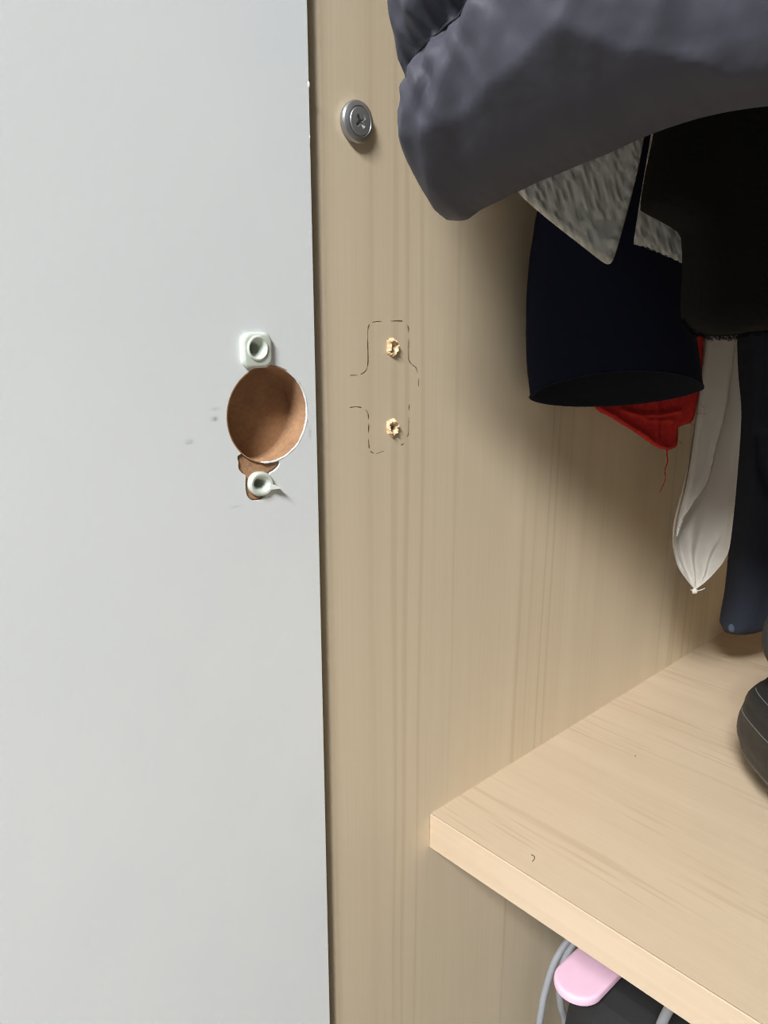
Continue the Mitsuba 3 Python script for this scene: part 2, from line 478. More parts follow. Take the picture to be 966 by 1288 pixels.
# ------------------------------------------------------------------ the white door
XF = 0.0036                                                            # inner face
EY = -0.0049                                                           # hinge-side edge
dpoly = sg.Polygon([(XF - 0.0004, EY), (XF, EY - 0.0004), (XF, -0.45), (XF - 0.018, -0.45), (XF - 0.018, EY)])
door = prism_z(dpoly, 0.06, 2.09)
HC, HR, HD = (-0.02602, 0.81194), 0.01652, 0.0117
TORN = sg.Polygon([(-0.03807, 0.79974), (-0.03915, 0.79682), (-0.03924, 0.79486), (-0.03807, 0.79320), (-0.03661, 0.79194), (-0.03680, 0.78950), (-0.03680, 0.78706), (-0.03632, 0.78481), (-0.03485, 0.78315), (-0.03192, 0.78228), (-0.02900, 0.78315),
                   (-0.02705, 0.78559), (-0.02646, 0.78803), (-0.02665, 0.79096), (-0.02441, 0.79194), (-0.02265, 0.79320), (-0.02226, 0.79486), (-0.02314, 0.79633), (-0.02295, 0.79974)])
TORN = sg.Polygon(spline(list(TORN.exterior.coords)[:-1], 4, True)).buffer(0)
cup = sg.Point(*HC).buffer(HR + 0.0005, 32)
door = cut(door, prism_x(cup, XF - HD - 0.0005, 0.01), prism_x(TORN.buffer(0.00005), XF - 0.0022, 0.01), cyl_x(-0.03134, 0.78754, 0.0040, XF - 0.011, 0.01), cyl_x(-0.03056, 0.83419, 0.0035, XF - 0.011, 0.01),
           trimesh.creation.icosphere(2, 0.0009).apply_transform(np.diag([1, 0.8, 2.2, 1])).apply_translation((XF + 0.0003, EY + 0.0002, 0.9005)),
           trimesh.creation.icosphere(2, 0.0006).apply_transform(np.diag([1, 0.7, 3.0, 1])).apply_translation((XF + 0.0002, EY + 0.0001, 0.9159)))
obj('wardrobe__door', door, 'laminate', smooth=25)
tag('wardrobe__door', 'white laminate door with an empty round hinge hole')
for z0, r in ((0.9189, 0.0006), (0.9031, 0.0003)):
    b = trimesh.creation.icosphere(2, r).apply_transform(np.diag([0.5, 0.8, 1.7, 1])).apply_translation((XF, EY - 0.0004, z0))
    tag(obj('wardrobe__door__paint_chip', b, 'white_edge'), 'small raised white chip at the door edge')

# the bored cup: raw fibreboard wall and floor
a = np.arange(96) / 96 * 2 * math.pi
prof = [(HR + 0.00045, XF - 0.0002), (HR, XF - 0.0002)] + [(HR - 0.0000, XF - HD * t) for t in np.linspace(0.03, 0.985, 10)] + [(HR - 0.0004, XF - HD)] + [(HR * t, XF - HD - 0.00005 * t) for t in (0.9, 0.7, 0.5, 0.3, 0.12, 0.0)]


def cupwob(k, a):
    w = np.stack([np.cos(a) * 3, np.sin(a) * 3, 0 * a + k * 0.35], -1)
    s = meshkit.fbm(w * 3.0, 3, 2) - 0.5
    return (0 * a if k < 2 or k > 11 else -0.00035 * np.abs(s)), (s * 0.0003 if k == len(prof) - 4 else 0 * a)


cupm = lathe_x([(r, x) for r, x in prof], HC[0], HC[1], 0, 96, cupwob)
obj('wardrobe__door__hinge_hole', cupm, 'mdf', smooth=40)
tag('wardrobe__door__hinge_hole', 'round bored hole with raw brown fibreboard inside')
rim = lathe_x([(HR + 0.00050, 0.0), (HR + 0.00035, 0.00012), (HR + 0.0001, 0.00016), (HR - 0.0001, 0.00005), (HR - 0.0001, -0.0004)], HC[0], HC[1], XF, 120,
              lambda k, a: (0.00035 * (meshkit.noise(np.stack([np.cos(a) * 14, np.sin(a) * 9, a * 0 + k], -1), 4) - 0.5), 0.0002 * (meshkit.noise(np.stack([np.cos(a) * 7, np.sin(a) * 7, a * 0], -1), 9) - 0.4) * (k in (1, 2))))
# only the right-hand side of the lip is torn up
keep = np.array([(v[1] - HC[0]) * 0.9 - (v[2] - HC[1]) * 0.35 > 0.002 for v in rim.vertices[rim.faces].mean(1)])
rim.update_faces(keep)
rim.remove_unreferenced_vertices()
obj('wardrobe__door__torn_lip', rim, 'white_edge', smooth=40)
tag('wardrobe__door__torn_lip', 'thin torn white laminate lip around the hinge hole')

# the torn shallow patch under the cup
bt = TORN.difference(sg.Point(*HC).buffer(HR + 0.0001, 32)).difference(sg.Point(-0.03134, 0.78754).buffer(0.0036))
bt = max(getattr(bt, 'geoms', [bt]), key=lambda g: g.area)
tp = Cloth((0, 0), (0, 1), (1, 0))
tp.P = np.array([XF - 0.0012, 0, 0])
torn = tp.body(np.array(bt.exterior.coords)[:-1], 0.0004, lambda s, z, d: 0.0006 * nz(s, z, 900, 900, 2) + 0.0003 - 0.0002 * (d < 0.0003), lambda s, z, d: 0 * s - 0.0008)
tc = torn.vertices[torn.faces].mean(1)
torn.update_faces(np.hypot(tc[:, 1] + 0.03134, tc[:, 2] - 0.78800) > 0.0034)
torn.remove_unreferenced_vertices()
obj('wardrobe__door__torn_patch', torn, 'mdf', smooth=60)
tag('wardrobe__door__torn_patch', 'ragged brown patch of torn laminate below the hole')


# plastic screw plugs
def rounded(cy, cz, wy, wz, r):
    return sg.box(cy - wy / 2 + r, cz - wz / 2 + r, cy + wy / 2 - r, cz + wz / 2 - r).buffer(r, 10)


PY, PZ = -0.03056, 0.83409
lay = []
for x0, grow in ((XF - 0.0004, 0.0), (XF + 0.0012, 0.0), (XF + 0.0018, -0.0005), (XF + 0.0020, -0.0011)):
    q = rounded(PY, PZ, 0.0118 + 2 * grow, 0.0116 + 2 * grow, 0.0030 + grow * 0.5)
    lay.append(np.column_stack([np.full(len(q.exterior.coords), x0), np.array(q.exterior.coords)]))
plate = trimesh.convex.convex_hull(np.vstack(lay))
HY, HZ = PY - 0.0004, PZ + 0.0008
plate = cut(plate, cyl_x(HY, HZ, 0.0036, XF - 0.002, XF + 0.004, 48))
ring = lathe_x([(0.0038, 0.0012), (0.0042, 0.0021), (0.0040, 0.0026), (0.0036, 0.0027), (0.0033, 0.0023), (0.0026, 0.0006), (0.0021, 0.0000), (0.0019, -0.0005), (0.0018, -0.0060), (0.0, -0.0062)], HY, HZ, XF, 48)
tag(obj('wardrobe__door__screw_plug', trimesh.util.concatenate([plate, ring]), 'plug', smooth=35), 'square translucent plastic screw plug above the hole')
ring2 = lathe_x([(0.0046, -0.0012), (0.0048, 0.0002), (0.0046, 0.0010), (0.0040, 0.0014), (0.0033, 0.0013), (0.0026, 0.0006), (0.0021, -0.0006), (0.0018, -0.0012), (0.0017, -0.0060), (0.0, -0.0062)], -0.03075, 0.78813, XF, 48,
                lambda k, a: (0.0004 * np.cos(2 * a + 0.6), 0 * a))
tagp = trimesh.convex.convex_hull(np.array([(XF + x, y, z) for x in (0.0004, 0.0014) for y, z in ((-0.02744, 0.78774), (-0.02763, 0.78579), (-0.02451, 0.78550), (-0.02353, 0.78608), (-0.02539, 0.78715))] + [(XF + 0.0030, -0.02324, 0.78579)]))
tag(obj('wardrobe__door__screw_plug', trimesh.util.concatenate([ring2, tagp]), 'plug', smooth=35), 'round translucent plastic screw plug with a torn sliver, below the hole')

# ------------------------------------------------------------------ the clothes
E0, N0 = (0.6820, 0.7314), (0.7314, -0.6820)

# puffer jacket
jk = Cloth((0.0238, 0.0098), (0.9659, 0.2588), (0.2588, -0.9659), slot=0.27, mid=0.10, z_gather=1.0)
J = [(-0.002, 1.0), (0.0035, 0.9511), (0.0054, 0.9437), (0.0088, 0.9325), (0.0126, 0.9219), (0.0150, 0.9115), (0.0162, 0.8997), (0.0174, 0.8911), (0.0196, 0.8847), (0.0226, 0.8768), (0.0250, 0.8752), (0.0310, 0.8750),
     (0.0351, 0.8773), (0.0426, 0.8801), (0.0515, 0.8834), (0.0625, 0.8870), (0.0740, 0.8902), (0.0852, 0.8940), (0.0931, 0.8959), (0.1031, 0.8976), (0.1157, 0.8980), (0.1307, 0.8972), (0.150, 0.8968),
     (0.172, 0.900), (0.186, 0.920), (0.192, 0.955), (0.196, 1.0)]
JO = np.vstack([spline(J, 5), [(0.20, 1.15), (0.17, 1.388), (0.03, 1.388), (-0.008, 1.15)]])
SEAM = spline([(0.010, 0.9060), (0.0150, 0.9085), (0.0200, 0.9110), (0.0260, 0.9145), (0.0330, 0.9185), (0.0410, 0.9230), (0.0490, 0.9280), (0.0560, 0.9350), (0.0612, 0.9470), (0.0827, 0.9520), (0.1169, 0.9540), (0.20, 0.953)], 5)
HEM_S, HEM_Z = [0.0, 0.0076, 0.0149, 0.0213, 0.0310, 0.0426, 0.0625, 0.0852, 0.1031, 0.1307, 0.2], [0.915, 0.8997, 0.8847, 0.8764, 0.8750, 0.8801, 0.8870, 0.8940, 0.8976, 0.8972, 0.897]
LOW_S, LOW_Z = [0.0, 0.0068, 0.0149, 0.0228, 0.0339, 0.0443, 0.0587, 0.0730, 0.0850, 0.0950, 0.1080, 0.1232, 0.1385, 0.2], [0.880, 0.8850, 0.8880, 0.8950, 0.8955, 0.8985, 0.9055, 0.9130, 0.9095, 0.9085, 0.9020, 0.9010, 0.9020, 0.905]
SEAM2 = spline([(-0.01, 1.04), (0.05, 1.05), (0.12, 1.06), (0.22, 1.055)], 5)


def jf(s, z, d):
    f = dome(d, 0.027, 0.040)
    g = np.clip(d / 0.012, 0, 1)
    ds, arc = line_dist(np.stack([s, z], 1), SEAM)
    ds2, arc2 = line_dist(np.stack([s, z], 1), SEAM2)
    below = np.where(z < np.interp(s, SEAM[:, 0], SEAM[:, 1]), 1.0, 0.7)
    puck = np.sin(arc * 900 + 3 * meshkit.noise(np.stack([arc * 160, 0 * arc, 0 * arc], -1), 3)) * np.exp(-ds / 0.009) * 0.0020
    f = f + g * (-0.0085 * np.exp(-(ds / 0.0042) ** 2) - 0.006 * np.exp(-(ds2 / 0.006) ** 2) + puck * np.clip(ds / 0.002, 0, 1) + 0.0042 * nz(s, z, 330, 330, 21, 3) * np.exp(-(ds / 0.010) ** 2))
    # soft creases running up and to the right out of the lower left corner
    u = (s - 0.02) * 0.93 - (z - 0.88) * 0.36
    v = (s - 0.02) * 0.36 + (z - 0.88) * 0.93
    w = u + 0.006 * nz(u, v, 30, 20, 4)
    f = f + g * (0.0060 * nz(w, v, 85, 16, 1, 3) + 0.0075 * nz(w, v, 200, 34, 2, 2) * np.exp(-np.maximum(s - 0.03, 0) / 0.06) + 0.010 * nz(s, z, 16, 14, 8, 2)) * (0.35 + 0.65 * smooth01(0.0, 0.02, d))
    # the single sharp crease near the corner
    c, _ = line_dist(np.stack([s, z], 1), np.array([(0.0278, 0.9001), (0.0235, 0.8900), (0.0217, 0.8824)]))
    f = f + g * 0.0016 * np.exp(-(c / 0.0014) ** 2)
    # the hem turns under: it falls back below a ragged line
    low = np.interp(s, LOW_S, LOW_Z) + 0.004 * nz(s, z, 110, 110, 12)
    hem = np.interp(s, HEM_S, HEM_Z)
    f = f + 0.75 * np.maximum(np.minimum(z, low) - hem, 0)
    return f * (1 - 0.5 * smooth01(1.1, 1.38, z))


def jb(s, z, d):
    low = np.interp(s, LOW_S, LOW_Z)
    return -dome(d, 0.014, 0.03) + 0.75 * np.maximum(np.minimum(z, low) - np.interp(s, HEM_S, HEM_Z), 0)


jm = jk.body(JO, 0.0016, jf, jb)
obj('puffer_jacket__shell', jm, 'nylon', smooth=65)
tag('puffer_jacket', 'dark slate quilted puffer jacket hanging at the top, nearest the viewer', 'jacket')
sq = SEAM[2:34]
sd = 0.0 * sq[:, 0] + 0.02
off = jf(sq[:, 0], sq[:, 1], sd) * 0 + np.array([jf(np.array([q[0]]), np.array([q[1]]), np.array([sg.Polygon(JO).exterior.distance(sg.Point(q)) if sg.Polygon(JO).contains(sg.Point(q)) else 0.0]))[0] for q in sq])
ok = np.array([sg.Polygon(JO).buffer(-0.001).contains(sg.Point(q)) for q in sq])
obj('puffer_jacket__quilting_seam', tube(jk.world(sq[ok, 0], sq[ok, 1], off[ok] + 0.0001), 0.0005, 8), 'seam', smooth=True)
tag('puffer_jacket__quilting_seam', 'puckered dark quilting seam')

# grey-white knitted corner below the jacket
kn = Cloth((0.0091, 0.0235), E0, N0, slot=0.24, mid=0.07, z_gather=0.99)
KO = np.vstack([spline([(0.020, 0.945), (0.0300, 0.9150), (0.0415, 0.8975), (0.0476, 0.8883), (0.0529, 0.8834), (0.0625, 0.8762), (0.0731, 0.8688), (0.0805, 0.8636), (0.0832, 0.8634), (0.0844, 0.8660), (0.0859, 0.8721), (0.0879, 0.8824),
                        (0.0902, 0.8935), (0.0914, 0.9027), (0.0923, 0.9142), (0.093, 0.95)], 4), [(0.095, 1.1), (0.09, 1.386), (0.04, 1.386), (0.01, 1.1)]])
km = kn.body(KO, 0.0013, lambda s, z, d: 0.0015 * np.minimum(d / 0.001, 1) + 0.004 * nz(s, z, 25, 12, 3) * np.minimum(d / 0.01, 1) + 0.0004 * (d < 0.0025), lambda s, z, d: -0.0012 * np.minimum(d / 0.001, 1) + 0.004 * nz(s, z, 25, 12, 3) * np.minimum(d / 0.01, 1))
obj('knit_cardigan__front_corner', km, 'white_knit', smooth=65)
tag('knit_cardigan', 'off-white textured knit garment, pointed corner hanging below the puffer jacket', 'cardigan')

# second pale garment with a wavy hem, mostly behind the black fleece
pt = Cloth((-0.0113, 0.0426), E0, N0, slot=0.165, mid=0.12, z_gather=0.99)
hem = [(0.0994 + 0.0012 * k, np.interp(0.0994 + 0.0012 * k, [0.0994, 0.1052, 0.1085, 0.1121, 0.1158, 0.1198, 0.1328], [0.8718, 0.8706, 0.8692, 0.8679, 0.8662, 0.8645, 0.8640]) + (0.00045 if k % 2 else -0.00035)) for k in range(29)]
PO = [(0.1060, 0.94), (0.1026, 0.9112), (0.1002, 0.8854), (0.0992, 0.8722)] + hem + [(0.1345, 0.90), (0.140, 1.386), (0.10, 1.386), (0.108, 1.0)]
pm = pt.body(PO, 0.0012, lambda s, z, d: 0.0008 * np.minimum(d / 0.001, 1) + 0.004 * nz(s, z, 90, 60, 5) * np.minimum(d / 0.008, 1), lambda s, z, d: -0.0008 * np.minimum(d / 0.001, 1) + 0.004 * nz(s, z, 90, 60, 5) * np.minimum(d / 0.008, 1))
obj('pale_blouse__hem', pm, 'white_knit', smooth=65)
tag('pale_blouse', 'pale grey blouse with a scalloped hem peeping out left of the black fleece', 'blouse')

# black fleece garment
bl = Cloth((0.0004, 0.0316), E0, N0, slot=0.20, mid=0.14, z_gather=0.99)
BO = np.vstack([spline([(0.101, 0.96), (0.0986, 0.9101), (0.0969, 0.8966), (0.0959, 0.8838), (0.0980, 0.8818), (0.1013, 0.8803), (0.1069, 0.8775), (0.1112, 0.8748), (0.1124, 0.8720), (0.1139, 0.8614), (0.1145, 0.8480), (0.1155, 0.8432), (0.1180, 0.8402),
                        (0.1231, 0.8374), (0.1309, 0.8367), (0.1386, 0.8374), (0.1508, 0.8389), (0.1784, 0.8401), (0.215, 0.8437), (0.235, 0.86)], 4), [(0.245, 1.1), (0.20, 1.386), (0.13, 1.386), (0.103, 1.1)]])
bm = bl.body(BO, 0.0024, lambda s, z, d: dome(d, 0.010, 0.012) + 0.010 * nz(s, z, 28, 9, 6) * np.minimum(d / 0.015, 1) + 0.0003 * nz(s, z, 300, 250, 2), lambda s, z, d: -dome(d, 0.004, 0.01))
obj('black_fleece__body', bm, 'black_fleece', smooth=65)
tag('black_fleece', 'black fuzzy fleece garment hanging at the right edge above the white sash', 'fleece')
# fuzzy edge fibres along the hem
fib = []
hp = spline([(0.1155, 0.8432), (0.1180, 0.8402), (0.1231, 0.8374), (0.1309, 0.8367), (0.1386, 0.8374), (0.1508, 0.8389), (0.17, 0.8396)], 40)
for i in range(0, len(hp), 1):
    for _ in range(2):
        b = hp[i] + rng.normal(0, 0.0004, 2)
        d = np.array([rng.normal(0, 0.4), -1.0])
        L = rng.uniform(0.0004, 0.0014)
        fib.append(tube(bl.world(*np.array([b, b + d * L]).T, np.array([0.001, 0.0015])), 0.00012, 3))
tag(obj('black_fleece__pile', trimesh.util.concatenate(fib), 'black_fleece', smooth=False), kind='stuff')

# navy sleeve: a flattened open tube whose mouth is cut on a slant
nv = Cloth((-0.0260, 0.0562), (0.5736, 0.8192), (0.8192, -0.5736), slot=0.125, mid=0.10, z_gather=0.99)
LZ = [0.86, 0.88, 0.91, 0.95, 1.0, 1.1, 1.2, 1.3, 1.386]


def sleeve(shrink, z_drop=0.0):
    NA, rows = 72, []
    levels = np.concatenate([np.linspace(0, 1, 26), np.linspace(1.03, 1.8, 20)])
    left = lambda z: np.interp(z, [0.8084, 0.8220, 0.8360, 0.8530, 0.8697, 0.8860, 0.9081, 1.0, 1.386], [0.0676, 0.0654, 0.0644, 0.0639, 0.0645, 0.0666, 0.0703, 0.074, 0.08])
    right = lambda z: np.interp(z, [0.8100, 0.8247, 0.8373, 0.8769, 0.9094, 1.0, 1.386], [0.1502, 0.1466, 0.1430, 0.1375, 0.1330, 0.13, 0.12])
    al = np.arange(NA) / NA * 2 * math.pi
    fz = np.sin(al)                                       # +1 = towards the room
    cz = np.cos(al)
    # the mouth: corners at 0.809, front lip higher, back lip lower
    lip = 0.8092 + np.where(fz > 0, 0.0112 * np.abs(fz) ** 1.1, -0.0076 * np.abs(fz) ** 1.1) + 0.0008 * cz
    ztop = 1.386
    for t in np.concatenate([np.linspace(0, 1, 60) ** 1.8]):
        z = lip + (ztop - lip) * t
        l, r = left(z) + shrink, right(z) - shrink
        c, hw = (l + r) / 2, (r - l) / 2
        dep = (0.0135 - shrink) * np.sign(fz) * np.abs(fz) ** 0.8 * (1 + 0.25 * nz(c + cz * 0.04, z, 30, 14, 4) * np.minimum(1, t * 8))
        s = c + hw * cz
        off = dep + 0.006 * nz(s, z, 22, 16, 9) * min(1, t * 12)
        rows.append((s, z, off))
    V = np.vstack([nv.world(*r) for r in rows])
    n = len(rows)
    F = []
    for k in range(n - 1):
        for j in range(NA):
            b, c = k * NA + j, k * NA + (j + 1) % NA
            F += [[b, c, c + NA], [b, c + NA, b + NA]]
    return V, np.array(F), NA


V1, F1, NA = sleeve(0.0)
V2, F2, _ = sleeve(0.0012)
lipF = np.array([f for j in range(NA) for f in ([j, len(V1) + j, len(V1) + (j + 1) % NA], [j, len(V1) + (j + 1) % NA, (j + 1) % NA])])
obj('navy_sweatshirt__sleeve', trimesh.Trimesh(np.vstack([V1, V2]), np.vstack([F1, lipF]), process=False), 'navy', smooth=50)
obj('navy_sweatshirt__sleeve_lining', trimesh.Trimesh(V2, F2[:, ::-1], process=False), 'navy_inside', smooth=True)
tag('navy_sweatshirt', 'dark navy sleeve hanging close to the side panel with its open cuff facing down', 'sweatshirt')
tag('navy_sweatshirt__sleeve_lining', 'black inside of the open cuff')
# the cuff's stitched edge
cuff = V1[:NA][np.r_[np.arange(NA), 0]]
obj('navy_sweatshirt__cuff_edge', tube(cuff, 0.0005, 8), 'navy', smooth=True)

# red knit hem with a loose thread
rd = Cloth((-0.0589, 0.0869), (0.6157, 0.7880), (0.7880, -0.6157), slot=0.085, mid=0.13, z_gather=0.93)
RL = [(0.1045, 0.8105), (0.1087, 0.7975), (0.1184, 0.7916), (0.1319, 0.7836), (0.1433, 0.7762), (0.1508, 0.7746), (0.1546, 0.7777), (0.1543, 0.7866)]
RO = np.vstack([spline(RL, 5), spline([(0.1543, 0.7866), (0.1575, 0.7876), (0.1621, 0.7902), (0.1635, 0.8018), (0.1640, 0.8181), (0.1632, 0.8340), (0.163, 0.90)], 4)[1:], [(0.16, 1.386), (0.11, 1.386), (0.103, 0.90)]])
HEM = spline(RL[1:7], 8)


def rf(s, z, d):
    ds, _ = line_dist(np.stack([s, z], 1), HEM)
    s2, z2 = s, z
    r1, _ = line_dist(np.stack([s, z], 1), np.array([(0.1235, 0.7960), (0.133, 0.7935), (0.1440, 0.7935), (0.1530, 0.7955)]))
    r2, _ = line_dist(np.stack([s, z], 1), np.array([(0.1400, 0.8040), (0.1418, 0.7960), (0.1425, 0.7880), (0.1430, 0.7800)]))
    r3, _ = line_dist(np.stack([s, z], 1), np.array([(0.1260, 0.7950), (0.1380, 0.7905), (0.1500, 0.7905)]))
    g = np.minimum(d / 0.0015, 1)
    return g * (0.0012 + 0.0034 * np.exp(-(ds / 0.0024) ** 2) + 0.0022 * np.exp(-(r1 / 0.0011) ** 2) + 0.0018 * np.exp(-(r2 / 0.0007) ** 2) + 0.0014 * np.exp(-(r3 / 0.0010) ** 2) + 0.006 * nz(s, z, 60, 30, 4)) + 0.0005 * nz(s, z, 900, 900, 3)


obj('red_sweater__hem', rd.body(RO, 0.0011, rf, lambda s, z, d: -0.001 * np.minimum(d / 0.001, 1)), 'red_knit', smooth=65)
tag('red_sweater', 'red knitted hem hanging below the navy cuff with a loose thread', 'sweater')
th = spline([(0.1490, 0.7765), (0.1492, 0.7720), (0.1500, 0.7685), (0.1489, 0.7640), (0.1496, 0.7590), (0.1484, 0.7550), (0.1472, 0.7515)], 8)
obj('red_sweater__loose_thread', tube(rd.world(th[:, 0], th[:, 1], 0 * th[:, 0] + 0.001), np.linspace(0.0004, 0.00016, len(th)), 6), 'red_knit', smooth=True)
tag('red_sweater__loose_thread', 'thin loose red thread')
for (s0, z0, ds_, dz_) in ((0.1632, 0.7935, 0.0035, 0.0002), (0.1600, 0.7885, 0.0012, -0.0012), (0.1634, 0.7985, 0.0020, -0.0016), (0.1545, 0.7795, 0.001, -0.0016)):
    q = np.array([(s0, z0), (s0 + ds_ * .5, z0 + dz_ * .5 + .0004), (s0 + ds_, z0 + dz_)])
    obj('red_sweater__loose_thread', tube(rd.world(q[:, 0], q[:, 1], np.array([.0015, .003, .004])), 0.00012, 5), 'red_knit', smooth=True)

# white sash: a folded cotton tube gathered to a tip
st = Cloth((-0.0713, 0.0985), E0, N0, slot=0.055, mid=0.175, z_gather=0.9)
SO = np.vstack([spline([(0.1640, 0.87), (0.1637, 0.8359), (0.1639, 0.8138), (0.1632, 0.7848), (0.1620, 0.7590), (0.1590, 0.7369), (0.1583, 0.7270), (0.1590, 0.7188), (0.1622, 0.7086), (0.1682, 0.7003), (0.1727, 0.6955), (0.1737, 0.6955), (0.1781, 0.6992), (0.1836, 0.7058), (0.1880, 0.7133), (0.1897, 0.7234),
                        (0.1893, 0.7590), (0.1876, 0.7923), (0.1835, 0.8138), (0.1805, 0.8359), (0.180, 0.87)], 5), [(0.19, 1.386), (0.165, 1.386)]])


def hollow(s, z):
    c = np.interp(z, [0.695, 0.72, 0.76, 0.80, 0.84], [0.1735, 0.176, 0.180, 0.182, 0.18])
    return c


def sf(s, z, d):
    t = smooth01(0.80, 0.74, z) * smooth01(0.694, 0.715, z)
    f = -0.0095 * dome(d, 1.0, 0.013) * t
    u = (s - 0.1732) / np.maximum(z - 0.690, 0.004)
    f = f + 0.0030 * np.cos(u * 16 + 1.0) * np.minimum(d / 0.003, 1) * smooth01(0.76, 0.70, z) * np.clip((z - 0.694) / 0.012, 0, 1)
    f = f + 0.0004 * np.exp(-(d / 0.0010) ** 2) * smooth01(0.78, 0.72, z)
    return f


obj('white_sash__back_layer', st.body(SO, 0.0009, sf, lambda s, z, d: sf(s, z, d) - 0.0010 * np.minimum(d / 0.0008, 1)), 'cotton', smooth=65)
FO = np.vstack([spline([(0.1640, 0.87), (0.1637, 0.8359), (0.1638, 0.8138), (0.1631, 0.7848), (0.1619, 0.7590), (0.1590, 0.7369), (0.1584, 0.7280), (0.1590, 0.7275), (0.1612, 0.7369), (0.1655, 0.7449), (0.1714, 0.7546), (0.1734, 0.7634), (0.1746, 0.7763), (0.1770, 0.7890), (0.1785, 0.8036), (0.1790, 0.8219), (0.1793, 0.8359), (0.179, 0.87)], 5), [(0.185, 1.386), (0.166, 1.386)]])
FOLD = spline([(0.1590, 0.7275), (0.1612, 0.7369), (0.1655, 0.7449), (0.1714, 0.7546), (0.1734, 0.7634), (0.1746, 0.7763), (0.1770, 0.7890), (0.1785, 0.8036)], 6)


def ff(s, z, d):
    ds, _ = line_dist(np.stack([s, z], 1), FOLD)
    return 0.003 + 0.0015 * np.minimum(d / 0.002, 1) + 0.0030 * np.exp(-(ds / 0.0018) ** 2) * smooth01(0.82, 0.77, z) + 0.0015 * nz(s, z, 120, 20, 3)


obj('white_sash__front_fold', st.body(FO, 0.0009, ff, lambda s, z, d: 0 * s + 0.0018), 'cotton', smooth=65)
tag('white_sash', 'long off-white cotton sash right of the red knit, gathered to a small tip', 'sash')
tag('white_sash__front_fold', 'folded-over front layer')
kq = np.array([(0.1732, 0.6958), (0.1728, 0.6946), (0.1733, 0.6935)])
tipm = trimesh.creation.icosphere(3, 0.0016)
tipm.vertices *= 1 + 0.25 * (meshkit.noise(tipm.vertices * 900, 2) - 0.5)[:, None]
tipm.apply_translation(st.world(np.array([0.1730]), np.array([0.6942]), np.array([0.0006]))[0])
tips = [tipm]
for ds_, dz_ in ((-0.0028, 0.0006), (0.0052, 0.0016), (0.0034, 0.0008), (-0.0012, -0.0018)):
    q = np.array([(0.1731, 0.6945), (0.1731 + ds_ * .6, 0.6945 + dz_ * .3), (0.1731 + ds_, 0.6945 + dz_)])
    tips.append(tube(st.world(q[:, 0], q[:, 1], np.array([0.001, 0.0012, 0.001])), 0.00022, 6))
obj('white_sash__tip', trimesh.util.concatenate(tips), 'white_cloth', smooth=True)
tag('white_sash__tip', 'small knotted white tip')

# dark blue trousers at the right
tr = Cloth((-0.0881, 0.1142), (0.5446, 0.8387), (0.8387, -0.5446), slot=0.025, mid=0.25, z_gather=0.93)
TO = np.vstack([spline([(0.205, 0.88), (0.2071, 0.8406), (0.2125, 0.8178), (0.2178, 0.7848), (0.2205, 0.7455), (0.2228, 0.7044), (0.2240, 0.6724), (0.2230, 0.6517), (0.2234, 0.6450), (0.2279, 0.6410), (0.2416, 0.6405), (0.2562, 0.6437), (0.2755, 0.6467), (0.30, 0.6512), (0.312, 0.664), (0.312, 0.7426), (0.308, 0.88)], 4), [(0.29, 1.386), (0.22, 1.386)]])


def tf(s, z, d):
    c, _ = line_dist(np.stack([s, z], 1), spline([(0.226, 0.772), (0.231, 0.752), (0.240, 0.737), (0.253, 0.726), (0.275, 0.715)], 6))
    return dome(d, 0.012, 0.012) + np.minimum(d / 0.008, 1) * (-0.005 * np.exp(-(c / 0.004) ** 2) + 0.008 * nz(s, z, 40, 14, 5)) + 0.0008 * nz(s, z, 400, 300, 3)


obj('dark_trousers__leg', tr.body(TO, 0.0022, tf, lambda s, z, d: -dome(d, 0.012, 0.012)), 'denim', smooth=65)
tag('dark_trousers', 'dark blue trouser leg hanging just above the shelf, right of the white sash', 'trousers')
obj('dark_trousers__lint', trimesh.creation.icosphere(2, 0.0030).apply_transform(np.diag([0.8, 0.8, 1, 1])).apply_translation(tr.world(np.array([0.2258]), np.array([0.6475]), np.array([0.0060]))[0]), 'lint', smooth=True)
tag('dark_trousers__lint', 'pale grey-blue spot at the hem corner')

# two long coats further along the rail
for i, (x, lab) in enumerate(((0.31, 'long charcoal coat on the rail, nearer the handbag'), (0.47, 'long charcoal coat on the rail, nearer the right side panel'))):
    ct = Cloth((x, 0.0), (0.0, 1.0), (1.0, 0.0), slot=x + 0.06, mid=0.27, z_gather=1.0)
    CO = spline([(0.04, 1.15), (0.05, 0.95), (0.045, 0.78), (0.06, 0.70), (0.20, 0.695), (0.34, 0.69), (0.48, 0.70), (0.50, 0.80), (0.49, 0.98), (0.50, 1.15), (0.44, 1.30), (0.30, 1.370), (0.24, 1.370), (0.10, 1.30)], 6, True)
    obj(f'long_coat_{i + 1:03d}__cloth', ct.body(CO, 0.006, lambda s, z, d: dome(d, 0.035, 0.06) + 0.02 * nz(s, z, 22, 5, 3 + i) * np.minimum(d / 0.03, 1), lambda s, z, d: -dome(d, 0.03, 0.06)), 'charcoal', smooth=True)
    tag(f'long_coat_{i + 1:03d}', lab, 'coat', 'long coats on the rail')

# ------------------------------------------------------------------ quilted bag on the shelf
BE = np.array([0.6820, 0.7314, 0.0])
BN = np.array([0.7314, -0.6820, 0.0])
BC = np.array([0.23 - 0.7313537 * 0.345, -0.1825 + 0.68199836 * 0.345, 0.0])


